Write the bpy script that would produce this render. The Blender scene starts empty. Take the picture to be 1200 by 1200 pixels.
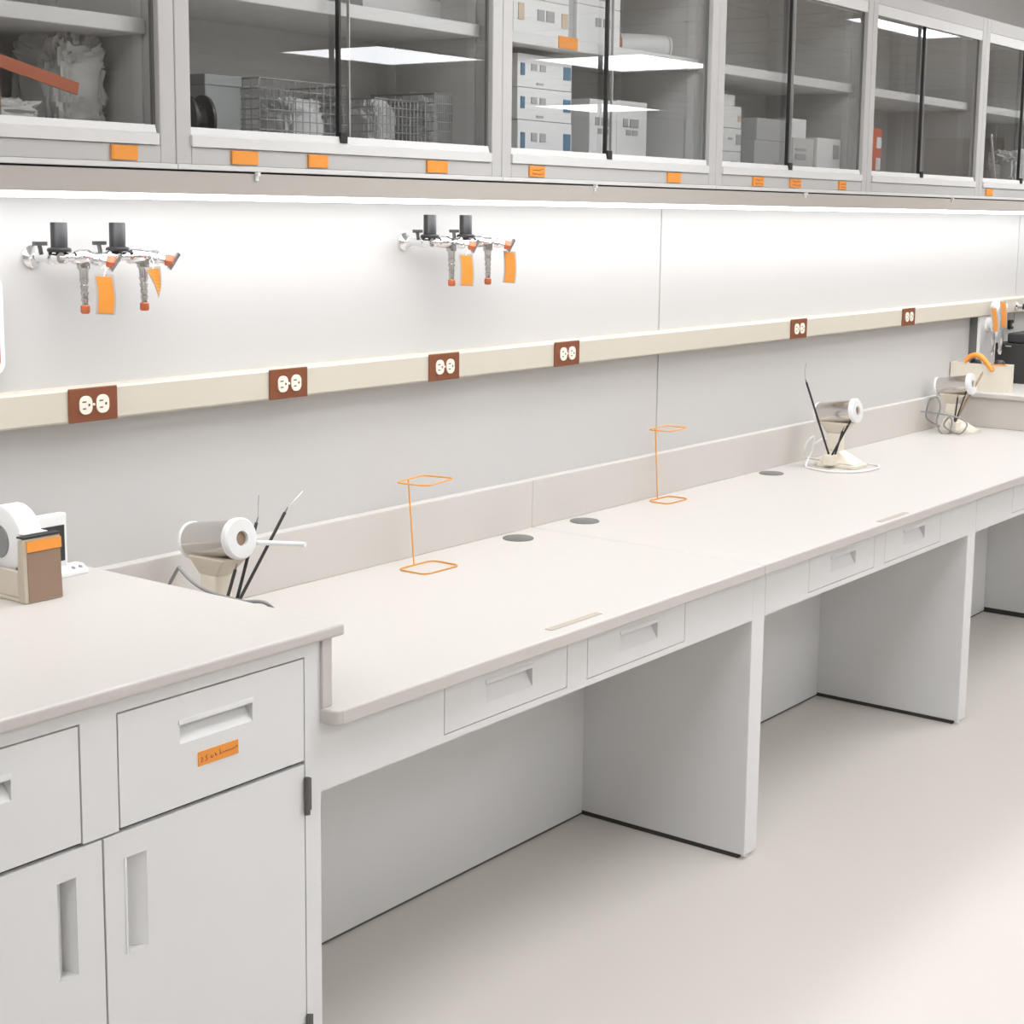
import bpy, math, random
from mathutils import Vector, Matrix, noise

# ------------------------------------------------------------------ camera, world, exposure
scene = bpy.context.scene
COL = scene.collection
yaw, pit, rol = 0.9414, -0.1512, 0.0155
FPX, PX, PY = 1886.5, 651.09, 531.99
f = Vector((math.sin(yaw) * math.cos(pit), math.cos(yaw) * math.cos(pit), math.sin(pit)))
r = Vector((math.cos(yaw), -math.sin(yaw), 0.0))
u = r.cross(f)
r2 = math.cos(rol) * r + math.sin(rol) * u
u2 = -math.sin(rol) * r + math.cos(rol) * u
cd = bpy.data.cameras.new('camera')
cam = bpy.data.objects.new('camera', cd)
COL.objects.link(cam)
M = Matrix((r2, u2, -f)).transposed().to_4x4()
M.translation = Vector((-1.9407, -2.545, 1.5988))
cam.matrix_world = M
cd.sensor_width = 36.0
cd.lens = FPX / 1200.0 * 36.0
cd.shift_x = (600.0 - PX) / 1200.0
cd.shift_y = (PY - 600.0) / 1200.0
cd.clip_start = 0.05
scene.camera = cam

w = bpy.data.worlds.new('world')
scene.world = w
w.use_nodes = True
w.node_tree.nodes['Background'].inputs[0].default_value = (0.9, 0.95, 1.0, 1)
w.node_tree.nodes['Background'].inputs[1].default_value = 0.3
vs = scene.view_settings
vs.view_transform = 'Standard'
vs.look = 'None'
vs.gamma = 1.0
vs.use_curve_mapping = False
vs.exposure = -0.1
CEILING_EMIT = 8.8
STRIP_EMIT = 5.5

# ------------------------------------------------------------------ materials
MATS = {}


def mat(name, col, rough=0.5, metal=0.0, spec=0.5, emit=None, noise_amt=0.0, nscale=40.0, bump=0.0, coat=0.0, trans=0.0):
    m = bpy.data.materials.new(name)
    m.use_nodes = True
    nt = m.node_tree
    b = nt.nodes['Principled BSDF']
    b.inputs['Base Color'].default_value = (*col, 1)
    b.inputs['Roughness'].default_value = rough
    b.inputs['Metallic'].default_value = metal
    b.inputs['Specular IOR Level'].default_value = spec
    b.inputs['Coat Weight'].default_value = coat
    b.inputs['Transmission Weight'].default_value = trans
    if emit:
        b.inputs['Emission Color'].default_value = (*emit[0], 1)
        b.inputs['Emission Strength'].default_value = emit[1]
    if noise_amt or bump:
        tc = nt.nodes.new('ShaderNodeTexCoord')
        n = nt.nodes.new('ShaderNodeTexNoise')
        n.inputs['Scale'].default_value = nscale
        n.inputs['Detail'].default_value = 6
        nt.links.new(tc.outputs['Object'], n.inputs['Vector'])
        if noise_amt:
            mx = nt.nodes.new('ShaderNodeMix')
            mx.data_type = 'RGBA'
            mx.inputs['A'].default_value = (*[c * (1 - noise_amt) for c in col], 1)
            mx.inputs['B'].default_value = (*[min(1, c * (1 + noise_amt)) for c in col], 1)
            nt.links.new(n.outputs['Fac'], mx.inputs['Factor'])
            nt.links.new(mx.outputs['Result'], b.inputs['Base Color'])
        if bump:
            bp = nt.nodes.new('ShaderNodeBump')
            bp.inputs['Strength'].default_value = bump
            bp.inputs['Distance'].default_value = 0.002
            nt.links.new(n.outputs['Fac'], bp.inputs['Height'])
            nt.links.new(bp.outputs['Normal'], b.inputs['Normal'])
    MATS[name] = m
    return m


mat('paint', (0.755, 0.755, 0.745), 0.42, noise_amt=0.015, nscale=8)
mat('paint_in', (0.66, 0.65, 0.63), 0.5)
mat('upper_paint', (0.54, 0.53, 0.515), 0.42, noise_amt=0.015, nscale=8)
mat('rail', (0.72, 0.715, 0.70), 0.4)
mat('worktop', (0.585, 0.552, 0.512), 0.38, noise_amt=0.025, nscale=260)
mat('wall', (0.555, 0.54, 0.52), 0.5, noise_amt=0.01, nscale=3, bump=0.03)
mat('wall_room', (0.70, 0.68, 0.65), 0.7, noise_amt=0.02, nscale=2)
mat('ceiling', (0.80, 0.78, 0.75), 0.9, noise_amt=0.06, nscale=90)
mat('grid', (0.72, 0.71, 0.69), 0.6)
mat('floor', (0.70, 0.65, 0.605), 0.42, noise_amt=0.02, nscale=2.2, bump=0.02)
mat('raceway', (0.575, 0.53, 0.44), 0.45, noise_amt=0.01, nscale=10)
mat('valance', (0.49, 0.45, 0.41), 0.6)
mat('seam', (0.42, 0.41, 0.39), 0.5)
mat('outlet_brown', (0.20, 0.062, 0.025), 0.38, noise_amt=0.05)
mat('ivory', (0.82, 0.77, 0.66), 0.35)
mat('slot', (0.10, 0.055, 0.03), 0.6)
mat('orange', (0.86, 0.32, 0.045), 0.55, noise_amt=0.03)
mat('tag_orange', (0.64, 0.235, 0.03), 0.55, noise_amt=0.03)
mat('orange_wire', (0.74, 0.33, 0.06), 0.4)
mat('ink', (0.38, 0.10, 0.05), 0.7)
mat('rust', (0.48, 0.12, 0.045), 0.45)
mat('chrome', (0.83, 0.83, 0.84), 0.14, metal=1.0)
mat('steel', (0.74, 0.71, 0.68), 0.2, metal=1.0, noise_amt=0.04, nscale=30)
mat('dark_steel', (0.16, 0.155, 0.15), 0.35, metal=1.0)
mat('nozzle_metal', (0.50, 0.49, 0.48), 0.22, metal=1.0)
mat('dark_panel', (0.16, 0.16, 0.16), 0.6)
mat('sleeve_grey', (0.40, 0.385, 0.37), 0.4)
mat('black', (0.022, 0.021, 0.021), 0.4)
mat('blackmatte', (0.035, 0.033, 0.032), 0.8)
mat('shadow_gap', (0.05, 0.047, 0.045), 0.8)  # near-black colour that paints the shade of open gaps
mat('grommet', (0.17, 0.165, 0.155), 0.5, noise_amt=0.06, nscale=200)
mat('strip_tan', (0.46, 0.40, 0.33), 0.6)
mat('rod_wood', (0.36, 0.24, 0.15), 0.5)
mat('base_grey', (0.10, 0.098, 0.095), 0.7)
mat('tan', (0.55, 0.47, 0.37), 0.55)
mat('tan_dark', (0.30, 0.20, 0.135), 0.5, noise_amt=0.06)
mat('beige', (0.66, 0.585, 0.48), 0.5)
mat('cream', (0.78, 0.715, 0.60), 0.45)
mat('white', (0.84, 0.835, 0.82), 0.4)
mat('white_soft', (0.80, 0.795, 0.785), 0.55, noise_amt=0.01)
mat('cap_white', (0.78, 0.78, 0.77), 0.45, noise_amt=0.05, nscale=150)
mat('cord_grey', (0.26, 0.26, 0.26), 0.5)
mat('cord_white', (0.80, 0.78, 0.75), 0.5)
mat('carton', (0.80, 0.795, 0.78), 0.6, noise_amt=0.01)
mat('carton_grey', (0.45, 0.45, 0.45), 0.6)
mat('print_grey', (0.40, 0.40, 0.40), 0.7)
mat('print_blue', (0.10, 0.20, 0.30), 0.6)
mat('print_tan', (0.62, 0.50, 0.36), 0.7)
mat('tag_sleeve', (0.62, 0.60, 0.58), 0.35)
mat('wood', (0.23, 0.115, 0.06), 0.45, noise_amt=0.25, nscale=6)
mat('red_pack', (0.62, 0.13, 0.05), 0.5)
mat('wire', (0.45, 0.45, 0.45), 0.35, metal=0.9)
mat('grey_equip', (0.34, 0.345, 0.35), 0.5)
mat('lamp_ceiling', (0.9, 0.9, 0.9), 0.5, emit=((0.975, 1.0, 1.04), CEILING_EMIT))
mat('lamp_strip', (0.9, 0.9, 0.9), 0.5, emit=((0.97, 1.0, 1.05), STRIP_EMIT))


def glass_mat():
    m = bpy.data.materials.new('pane_glass')
    m.use_nodes = True
    nt = m.node_tree
    nt.nodes.clear()
    out = nt.nodes.new('ShaderNodeOutputMaterial')
    mx = nt.nodes.new('ShaderNodeMixShader')
    tr = nt.nodes.new('ShaderNodeBsdfTransparent')
    gl = nt.nodes.new('ShaderNodeBsdfGlossy')
    fr = nt.nodes.new('ShaderNodeFresnel')
    fr.inputs['IOR'].default_value = 1.5
    tr.inputs['Color'].default_value = (0.955, 0.96, 0.96, 1)
    gl.inputs['Color'].default_value = (1, 1, 1, 1)
    gl.inputs['Roughness'].default_value = 0.0
    geo = nt.nodes.new('ShaderNodeNewGeometry')
    inv = nt.nodes.new('ShaderNodeMath')
    inv.operation = 'SUBTRACT'
    inv.inputs[0].default_value = 1.0
    mul = nt.nodes.new('ShaderNodeMath')
    mul.operation = 'MULTIPLY'
    dbl = nt.nodes.new('ShaderNodeMath')
    dbl.operation = 'MULTIPLY'
    dbl.use_clamp = True
    dbl.inputs[1].default_value = 1.9      # both faces of the pane
    # straight-through pane: the reflection belongs to the outer face only (no refraction, so no total reflection inside)
    nt.links.new(geo.outputs['Backfacing'], inv.inputs[1])
    nt.links.new(fr.outputs[0], dbl.inputs[0])
    nt.links.new(dbl.outputs[0], mul.inputs[0])
    nt.links.new(inv.outputs[0], mul.inputs[1])
    nt.links.new(mul.outputs[0], mx.inputs[0])
    nt.links.new(tr.outputs[0], mx.inputs[1])
    nt.links.new(gl.outputs[0], mx.inputs[2])
    nt.links.new(mx.outputs[0], out.inputs[0])
    MATS['glass'] = m


glass_mat()


def bag_mat():
    m = bpy.data.materials.new('plastic_bag')
    m.use_nodes = True
    nt = m.node_tree
    b = nt.nodes['Principled BSDF']
    b.inputs['Base Color'].default_value = (0.80, 0.79, 0.76, 1)
    b.inputs['Roughness'].default_value = 0.25
    b.inputs['Alpha'].default_value = 0.85
    MATS['bag'] = m


bag_mat()


# ------------------------------------------------------------------ mesh helpers
class MB:
    def __init__(s):
        s.v, s.f, s.sm = [], [], []

    def add(s, verts, faces, smooth=False):
        n = len(s.v)
        s.v += [Vector(p) for p in verts]
        s.f += [tuple(i + n for i in fc) for fc in faces]
        s.sm += [smooth] * len(faces)
        return s

    def box(s, x0, x1, y0, y1, z0, z1):
        return s.add([(x0, y0, z0), (x1, y0, z0), (x1, y1, z0), (x0, y1, z0),
                      (x0, y0, z1), (x1, y0, z1), (x1, y1, z1), (x0, y1, z1)],
                     [(0, 3, 2, 1), (4, 5, 6, 7), (0, 1, 5, 4), (1, 2, 6, 5), (2, 3, 7, 6), (3, 0, 4, 7)])

    def prism(s, poly, axis, a, b):
        """poly: list of 2D points in the two other axes (in xyz order), extruded along axis from a to b"""
        def P(p, t):
            return {'x': (t, p[0], p[1]), 'y': (p[0], t, p[1]), 'z': (p[0], p[1], t)}[axis]
        n = len(poly)
        vs_ = [P(p, a) for p in poly] + [P(p, b) for p in poly]
        fs = [tuple(range(n)), tuple(range(2 * n - 1, n - 1, -1))]
        fs += [(i, i + n, (i + 1) % n + n, (i + 1) % n) for i in range(n)]
        return s.add(vs_, fs)

    def lathe(s, prof, p0, axis, n=24, smooth=True):
        """prof: list of (t, r) along axis starting at p0"""
        ax = Vector(axis).normalized()
        t = Vector((0, 0, 1)) if abs(ax.z) < 0.9 else Vector((1, 0, 0))
        e1 = ax.cross(t).normalized()
        e2 = ax.cross(e1).normalized()
        p0 = Vector(p0)
        vs_, fs = [], []
        for (tt, rr) in prof:
            for k in range(n):
                a = 2 * math.pi * k / n
                vs_.append(p0 + ax * tt + (e1 * math.cos(a) + e2 * math.sin(a)) * max(rr, 1e-5))
        for i in range(len(prof) - 1):
            for k in range(n):
                k2 = (k + 1) % n
                fs.append((i * n + k, i * n + k2, (i + 1) * n + k2, (i + 1) * n + k))
        s.add(vs_, fs, smooth)
        m = len(s.v) - len(vs_)
        s.f.append(tuple(m + k for k in range(n - 1, -1, -1)))
        s.f.append(tuple(m + (len(prof) - 1) * n + k for k in range(n)))
        s.sm += [False, False]
        return s

    def cyl(s, p0, p1, r0, r1=None, n=16):
        d = Vector(p1) - Vector(p0)
        return s.lathe([(0, r0), (d.length, r0 if r1 is None else r1)], p0, d, n)

    def tube(s, path, rad, n=8, closed=False):
        P = [Vector(p) for p in path]
        m = len(P)
        vs_, fs = [], []
        ref = None
        for i in range(m):
            if closed:
                t = (P[(i + 1) % m] - P[i - 1]).normalized()
            else:
                t = (P[min(i + 1, m - 1)] - P[max(i - 1, 0)]).normalized()
            if ref is None:
                ref = Vector((0, 0, 1)) if abs(t.z) < 0.9 else Vector((1, 0, 0))
            e1 = t.cross(ref).normalized()
            e2 = e1.cross(t).normalized()
            ref = e2
            rr = rad[i] if isinstance(rad, (list, tuple)) else rad
            for k in range(n):
                a = 2 * math.pi * k / n
                vs_.append(P[i] + (e1 * math.cos(a) + e2 * math.sin(a)) * rr)
        segs = m if closed else m - 1
        for i in range(segs):
            j = (i + 1) % m
            for k in range(n):
                k2 = (k + 1) % n
                fs.append((i * n + k, i * n + k2, j * n + k2, j * n + k))
        if not closed:
            fs.append(tuple(range(n - 1, -1, -1)))
            fs.append(tuple((m - 1) * n + k for k in range(n)))
        return s.add(vs_, fs, True)

    def xf(s, Mx):
        s.v = [Mx @ p for p in s.v]
        return s

    def build(s, name, m, parent=None, bevel=0.0, seg=2, origin=None, world=True):
        """verts are in world coordinates; they are stored relative to the parent's (or origin's) location"""
        off = Vector((0, 0, 0))
        if parent is not None:
            off = wloc(parent)
        elif origin is not None:
            off = Vector(origin)
        me = bpy.data.meshes.new(name)
        me.from_pydata([tuple(p - off) if world else tuple(p) for p in s.v], [], s.f)
        me.polygons.foreach_set('use_smooth', s.sm)
        me.update()
        if any(s.sm):
            me.set_sharp_from_angle(angle=math.radians(40))
        me.materials.append(MATS[m] if isinstance(m, str) else m)
        o = bpy.data.objects.new(name, me)
        COL.objects.link(o)
        if parent is not None:
            o.parent = parent
        elif origin is not None:
            o.location = off
        if bevel:
            bv = o.modifiers.new('bevel', 'BEVEL')
            bv.width = bevel
            bv.segments = seg
            bv.limit_method = 'ANGLE'
            bv.angle_limit = math.radians(40)
        return o


def wloc(o):
    v = Vector(o.location)
    while o.parent is not None:
        o = o.parent
        v += Vector(o.location)
    return v


def tag(o, label=None, cat=None, group=None, kind=None):
    if label:
        o['label'] = label
    if cat:
        o['category'] = cat
    if group:
        o['group'] = group
    if kind:
        o['kind'] = kind
    return o


def thing(name, loc, label, cat, group=None):
    o = bpy.data.objects.new(name, None)
    o.empty_display_size = 0.05
    COL.objects.link(o)
    o.location = loc
    return tag(o, label, cat, group)


def dup(root, loc, label=None, group=None):
    def cp(o, parent):
        c = o.copy()
        COL.objects.link(c)
        c.parent = parent
        for ch in o.children:
            cp(ch, c)
        return c
    rt = cp(root, None)
    rt.location = loc
    if label:
        rt['label'] = label
    if group:
        rt['group'] = group
    return rt


def B(x0, x1, y0, y1, z0, z1):
    return MB().box(x0, x1, y0, y1, z0, z1)


def rrect(cx, cy, w_, d_, rad, n=5):
    pts = []
    for (sx, sy, a0) in ((1, 1, 0), (-1, 1, 90), (-1, -1, 180), (1, -1, 270)):
        for k in range(n + 1):
            a = math.radians(a0 + 90 * k / n)
            pts.append((cx + sx * (w_ / 2 - rad) + rad * math.cos(a), cy + sy * (d_ / 2 - rad) + rad * math.sin(a)))
    return pts


def smooth_path(pts, k=6):
    """Catmull-Rom"""
    P = [Vector(p) for p in pts]
    P = [2 * P[0] - P[1]] + P + [2 * P[-1] - P[-2]]
    out = []
    for i in range(1, len(P) - 2):
        for j in range(k):
            t = j / k
            a, b, c, d = P[i - 1], P[i], P[i + 1], P[i + 2]
            out.append(0.5 * ((2 * b) + (-a + c) * t + (2 * a - 5 * b + 4 * c - d) * t * t + (-a + 3 * b - 3 * c + d) * t ** 3))
    out.append(P[-2])
    return out


# ------------------------------------------------------------------ the setting
X0, X1, YF, ZC = -4.6, 15.0, -10.0, 2.7
fl = B(X0, X1, YF, 0.0, -0.05, 0.0).build('floor', 'floor')
tag(fl, 'pale beige glossy resin lab floor', kind='structure')
wb = B(X0, X1, 0.006, 0.12, 0.0, ZC).build('wall_back', 'wall')
tag(wb, 'white laboratory back wall behind the benches', kind='structure')
SEAM = 2.0588
for (a, b) in ((X0, SEAM - 0.0035), (SEAM + 0.0035, 4.95), (4.957, X1)):
    B(a, b, 0.0, 0.006, 0.0, ZC).build('wall_panel', 'wall', wb)
for sx in (SEAM, 4.9535):
    B(sx - 0.0035, sx + 0.0035, 0.0025, 0.006, 0.0, ZC).build('seam_strip', 'seam', wb)
tag(B(X0 - 0.1, X0, YF, 0.12, 0, ZC).build('wall_left', 'wall_room'), 'plain grey wall left of the benches', kind='structure')
wr = B(X1, X1 + 0.1, YF, 0.12, 0, ZC).build('wall_right', 'wall_room')
tag(wr, 'plain grey wall at the far end of the lab', kind='structure')
tag(B(X0 - 0.1, X1 + 0.1, YF - 0.1, YF, 0, ZC).build('wall_front', 'wall_room'), 'plain grey wall opposite the benches', kind='structure')
ce = B(X0 - 0.1, X1 + 0.1, YF - 0.1, 0.12, ZC, ZC + 0.05).build('ceiling', 'ceiling')
tag(ce, 'grey tiled suspended ceiling', kind='structure')
for k in range(1, 32):
    B(X0 + k * 0.61 - 0.012, X0 + k * 0.61 + 0.012, YF, 0, ZC - 0.006, ZC).build('ceiling_grid_bar', 'grid', ce)
for k in range(1, 17):
    B(X0, X1, YF + k * 0.61 - 0.012, YF + k * 0.61 + 0.012, ZC - 0.005, ZC).build('ceiling_grid_bar', 'grid', ce)
d1 = B(X1 - 0.05, X1, -5.5, -4.6, 0.0, 2.42).build('door_1', 'wood')
tag(d1, 'brown wooden door in the far wall', kind='structure')
B(X1 - 0.07, X1 - 0.05, -5.42, -5.30, 1.0, 1.03).build('door_handle', 'chrome', d1)

# ceiling lights mirrored in the glass, plus unseen ones added to fill the bench
LIGHTS = [(-2.2, -1.5), (0.9, -1.5), (4.0, -1.5), (7.15, -1.9), (8.35, -5.0), (7.05, -6.3), (12.7, -8.3),
          (0.2, -3.7), (3.3, -3.5), (-1.2, -7.2), (2.0, -6.2), (3.4, -7.7)]
WHERE = ['added as unseen fill above the tall counter end', 'added as unseen fill above the first knee space', 'added as unseen fill above the second knee space', 'nearest the far end of the bench',
         'mirrored in the middle cabinet glass', 'mirrored in the wire basket cabinet glass', 'farthest from the benches',
         'added as unseen fill, left one of the second row', 'added as unseen fill, right one of the second row', 'added as unseen fill, left one of the last row', 'added as unseen fill, middle one of the last row', 'added as unseen fill, right one of the last row']
for (lx, ly), wh in zip(LIGHTS, WHERE):
    t = thing('ceiling_light', (lx, ly, ZC - 0.02), 'flat white ceiling light panel ' + wh, 'ceiling light', 'ceiling lights')
    fr = MB()
    W2, D2 = 0.61, 0.5
    fr.box(lx - W2, lx + W2, ly - D2, ly - D2 + 0.03, ZC - 0.02, ZC).box(lx - W2, lx + W2, ly + D2 - 0.03, ly + D2, ZC - 0.02, ZC)
    fr.box(lx - W2, lx - W2 + 0.03, ly - D2 + 0.03, ly + D2 - 0.03, ZC - 0.02, ZC).box(lx + W2 - 0.03, lx + W2, ly - D2 + 0.03, ly + D2 - 0.03, ZC - 0.02, ZC)
    fr.build('frame', 'grid', t)
    B(lx - W2 + 0.03, lx + W2 - 0.03, ly - D2 + 0.03, ly + D2 - 0.03, ZC - 0.014, ZC - 0.007).build('diffuser', 'lamp_ceiling', t)

# ------------------------------------------------------------------ fronts with scooped pulls
def front(name, parent, x0, x1, z0, z1, yf, th, hole, m, vertical=False, side=1):
    """flat front with a scooped finger pull; hole = (hx0,hx1,hz0,hz1)"""
    hx0, hx1, hz0, hz1 = hole
    b = MB()
    yb = yf + th
    b.box(x0, hx0, yf, yb, z0, z1).box(hx1, x1, yf, yb, z0, z1)
    b.box(hx0, hx1, yf, yb, z0, hz0).box(hx0, hx1, yf, yb, hz1, z1)
    o = b.build(name, m, parent)
    p = MB()
    dp = 0.028 if vertical else 0.019
    e = 0.0006
    if not vertical:
        # deep at the top, sloping out to the face at the bottom
        p.add([(hx0, yf + dp, hz1 - 0.006), (hx1, yf + dp, hz1 - 0.006), (hx1, yf + e, hz0), (hx0, yf + e, hz0)], [(0, 3, 2, 1)])
        p.add([(hx0, yf + e, hz1), (hx1, yf + e, hz1), (hx1, yf + dp, hz1 - 0.006), (hx0, yf + dp, hz1 - 0.006)], [(0, 3, 2, 1)])
        g = 0.0004
        p.add([(hx0 + g, yf + e, hz1), (hx0 + g, yf + dp, hz1 - 0.006), (hx0 + g, yf + e, hz0)], [(0, 1, 2)])
        p.add([(hx1 - g, yf + e, hz1), (hx1 - g, yf + e, hz0), (hx1 - g, yf + dp, hz1 - 0.006)], [(0, 1, 2)])
        sp = p.build('recessed_pull', m, o)
        MB().prism([(yf - 0.0022, hz1 + 0.001), (yf - 0.0022, hz1 - 0.001), (yf + 0.0015, hz1 - 0.0015), (yf + 0.0015, hz1 + 0.0075), (yf - 0.0012, hz1 + 0.0068)],
                   'x', hx0 - 0.002, hx1 + 0.002).build('pull_lip', m, o)
    else:
        # deep on one side, sloping out to the other
        if side > 0:
            a, c = hx1, hx0
        else:
            a, c = hx0, hx1
        ai = a - 0.006 * side
        p.add([(ai, yf + dp, hz1), (ai, yf + dp, hz0), (c, yf + e, hz0), (c, yf + e, hz1)], [(0, 1, 2, 3)])
        p.add([(a, yf + e, hz1), (a, yf + e, hz0), (ai, yf + dp, hz0), (ai, yf + dp, hz1)], [(0, 1, 2, 3)])
        g = 0.0004
        p.add([(a, yf + e, hz1 - g), (ai, yf + dp, hz1 - g), (c, yf + e, hz1 - g)], [(0, 1, 2)])
        p.add([(a, yf + e, hz0 + g), (ai, yf + dp, hz0 + g), (c, yf + e, hz0 + g)], [(0, 2, 1)])
        p.build('recessed_pull', m, o)
        pr = MB()
        pr.box(a, a + 0.006, yf - 0.0012, yf + 0.001, hz0, hz1) if side > 0 else pr.box(a - 0.004, a, yf - 0.0012, yf + 0.001, hz0, hz1)
        pr.build('pull_lip', m, o)
    return o


# ------------------------------------------------------------------ base cabinet under the tall counter
YC = -0.692          # face of cabinets and aprons
ZR0, ZR1 = 0.881, 0.902


def base_cabinet():
    xl, xr = -0.99, -0.058
    t = thing('base_cabinet', ((xl + xr) / 2, -0.35, 0.0), 'light grey steel base cabinet with two drawers and orange label under the near counter', 'cabinet')
    MB().box(xl, xl + 0.018, YC + 0.02, -0.004, 0.02, ZR0).build('side_panel', 'paint', t)
    MB().box(xr - 0.018, xr, YC + 0.02, -0.004, 0.02, ZR0).build('side_panel', 'paint', t)
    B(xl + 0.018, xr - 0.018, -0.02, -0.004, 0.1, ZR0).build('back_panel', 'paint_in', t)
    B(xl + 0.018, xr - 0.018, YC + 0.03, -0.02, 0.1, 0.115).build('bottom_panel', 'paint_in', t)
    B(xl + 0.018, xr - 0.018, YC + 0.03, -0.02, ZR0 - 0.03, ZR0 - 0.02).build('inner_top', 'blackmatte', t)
    B(xl, xr, YC + 0.02, -0.01, 0.0, 0.02).build('base_strip', 'shadow_gap', t)
    B(xl + 0.018, xr - 0.018, YC + 0.07, YC + 0.085, 0.02, 0.1).build('toe_kick', 'blackmatte', t)
    fr = MB()
    fr.box(xr - 0.036, xr, YC, YC + 0.02, 0.02, ZR0).box(xl, xl + 0.036, YC, YC + 0.02, 0.02, ZR0)
    fr.box(xl + 0.036, xr - 0.036, YC, YC + 0.02, 0.8585, ZR0)
    fr.box(-0.544, -0.4795, YC, YC + 0.02, 0.6775, 0.8585)
    fr.box(xl + 0.036, xr - 0.036, YC, YC + 0.02, 0.1, 0.125)
    fr.build('face_frame', 'paint', t)
    B(xl + 0.036, xr - 0.036, YC + 0.032, YC + 0.036, 0.12, ZR0 - 0.03).build('front_gap_shade', 'blackmatte', t)  # black sheet behind the fronts, paints the shade seen through their gaps
    front('drawer', t, -0.4765, -0.0965, 0.681, 0.8555, YC, 0.02, (-0.361, -0.211, 0.779, 0.811), 'paint')
    front('drawer', t, -0.9515, -0.5475, 0.681, 0.8555, YC, 0.02, (-0.81, -0.661, 0.779, 0.811), 'paint')
    # door frames
    front('door', t, -0.5075, -0.0965, 0.128, 0.6735, YC, 0.012, (-0.468, -0.430, 0.481, 0.632), 'paint', True, -1)
    front('door', t, -0.9515, -0.5115, 0.128, 0.6735, YC, 0.012, (-0.592, -0.5595, 0.483, 0.632), 'paint', True, 1)
    for z0 in (0.587, 0.163):
        h = MB()
        h.cyl((-0.0945, YC - 0.005, z0), (-0.0945, YC - 0.005, z0 + 0.064), 0.0052, n=12)
        h.box(-0.094, -0.082, YC - 0.0025, YC, z0 + 0.004, z0 + 0.060)
        h.build('hinge', 'dark_steel', t)
    return t


cab = base_cabinet()
# handwritten orange label on its drawer
dl = thing('drawer_label', (-0.2845, YC, 0.734), 'orange paper label with handwriting stuck on the near drawer', 'label')
B(-0.326, -0.243, YC - 0.0012, YC, 0.734, 0.757).build('paper', 'orange', dl)


def stroke(pts):
    # pts in label millimetres (x 0..83, z 0..23)
    return MB().tube([(-0.326 + p[0] / 1000, YC - 0.0013, 0.734 + p[1] / 1000) for p in pts], 0.00065, 5)


hw = MB()
for pts in ([(5, 12), (7, 14), (9, 12), (5, 6), (10, 6.5)],
            [(19, 14.5), (15, 13.5), (15, 11), (18, 10), (17, 7), (14, 6)],
            [(24, 9.5), (27, 12), (30, 10.5), (27, 8), (24, 9.5), (30, 8)],
            [(34, 14), (35, 9), (38, 9), (36, 11.5)],
            [(44, 17.5), (45, 8.5), (43, 9), (46, 11), (49, 9.5), (51, 11.5), (54, 9.5), (57, 12), (59, 9.5), (62, 12), (64, 9.5), (67, 11.5), (70, 10), (73, 12), (76, 11), (79, 14), (81, 12)]):
    q = stroke(pts)
    hw.add(q.v, q.f, True)
hw.build('handwriting', 'ink', dl)

cab2 = dup(cab, (4.27 + 0.466, -0.35, 0.0), 'light grey steel base cabinet closing the far end of the desk')

# tall counters
def tall_counter(name, x0, x1, label, left_round):
    t = thing(name, ((x0 + x1) / 2, -0.36, ZR0), label, 'counter')
    B(x0, x1, -0.705, -0.001, ZR0, ZR1).build('slab', 'worktop', t, bevel=0.005, seg=3)
    return t


tall_counter('counter_top', -1.02, -0.010, 'cream solid-surface counter top, raised, at the left', True)
tall_counter('counter_top', 4.20, 5.235, 'cream raised counter top beyond the far end of the desk', False)

# ------------------------------------------------------------------ low desk worktop with backsplash
ZD0, ZD1 = 0.735, 0.762
YD = -0.730
JX = 1.415
ta = thing('bench_worktop', (0.68, -0.36, ZD0), 'long cream desk worktop beside the raised left counter', 'worktop')
poly = [(-0.058, -0.001), (-0.058, -0.716), (-0.052, -0.726), (-0.040, YD), (JX - 0.0006, YD), (JX - 0.0006, -0.001)]
MB().prism(poly, 'z', ZD0, ZD1).build('slab', 'worktop', ta, bevel=0.004, seg=3)
def splash(name, x0, x1, y0, y1, z1, label):
    tag(B(x0, x1, y0, y1, ZD1, z1).build(name, 'worktop', origin=((x0 + x1) / 2, (y0 + y1) / 2, ZD1), bevel=0.002), label, 'splash')


splash('backsplash', -0.034, JX - 0.0004, -0.0285, -0.0005, 0.889, 'cream backsplash strip behind the near half of the desk')
splash('end_splash', -0.058, -0.034, -0.698, -0.0005, ZR0, 'cream upright end piece between the desk and the raised left counter')
tb = thing('bench_worktop', (2.8, -0.36, ZD0), 'long cream desk worktop running to the far counter', 'worktop')
B(JX + 0.0006, 4.27, YD, -0.001, ZD0, ZD1).build('slab', 'worktop', tb, bevel=0.004, seg=3)
splash('backsplash', JX + 0.0004, 4.218, -0.0285, -0.0005, 0.889, 'cream backsplash strip behind the far half of the desk')
splash('end_splash', 4.218, 4.242, -0.698, -0.0005, ZR0, 'cream upright end piece closing the far end of the desk')

# ------------------------------------------------------------------ desk bases (knee spaces)
ZA = 0.615


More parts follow.
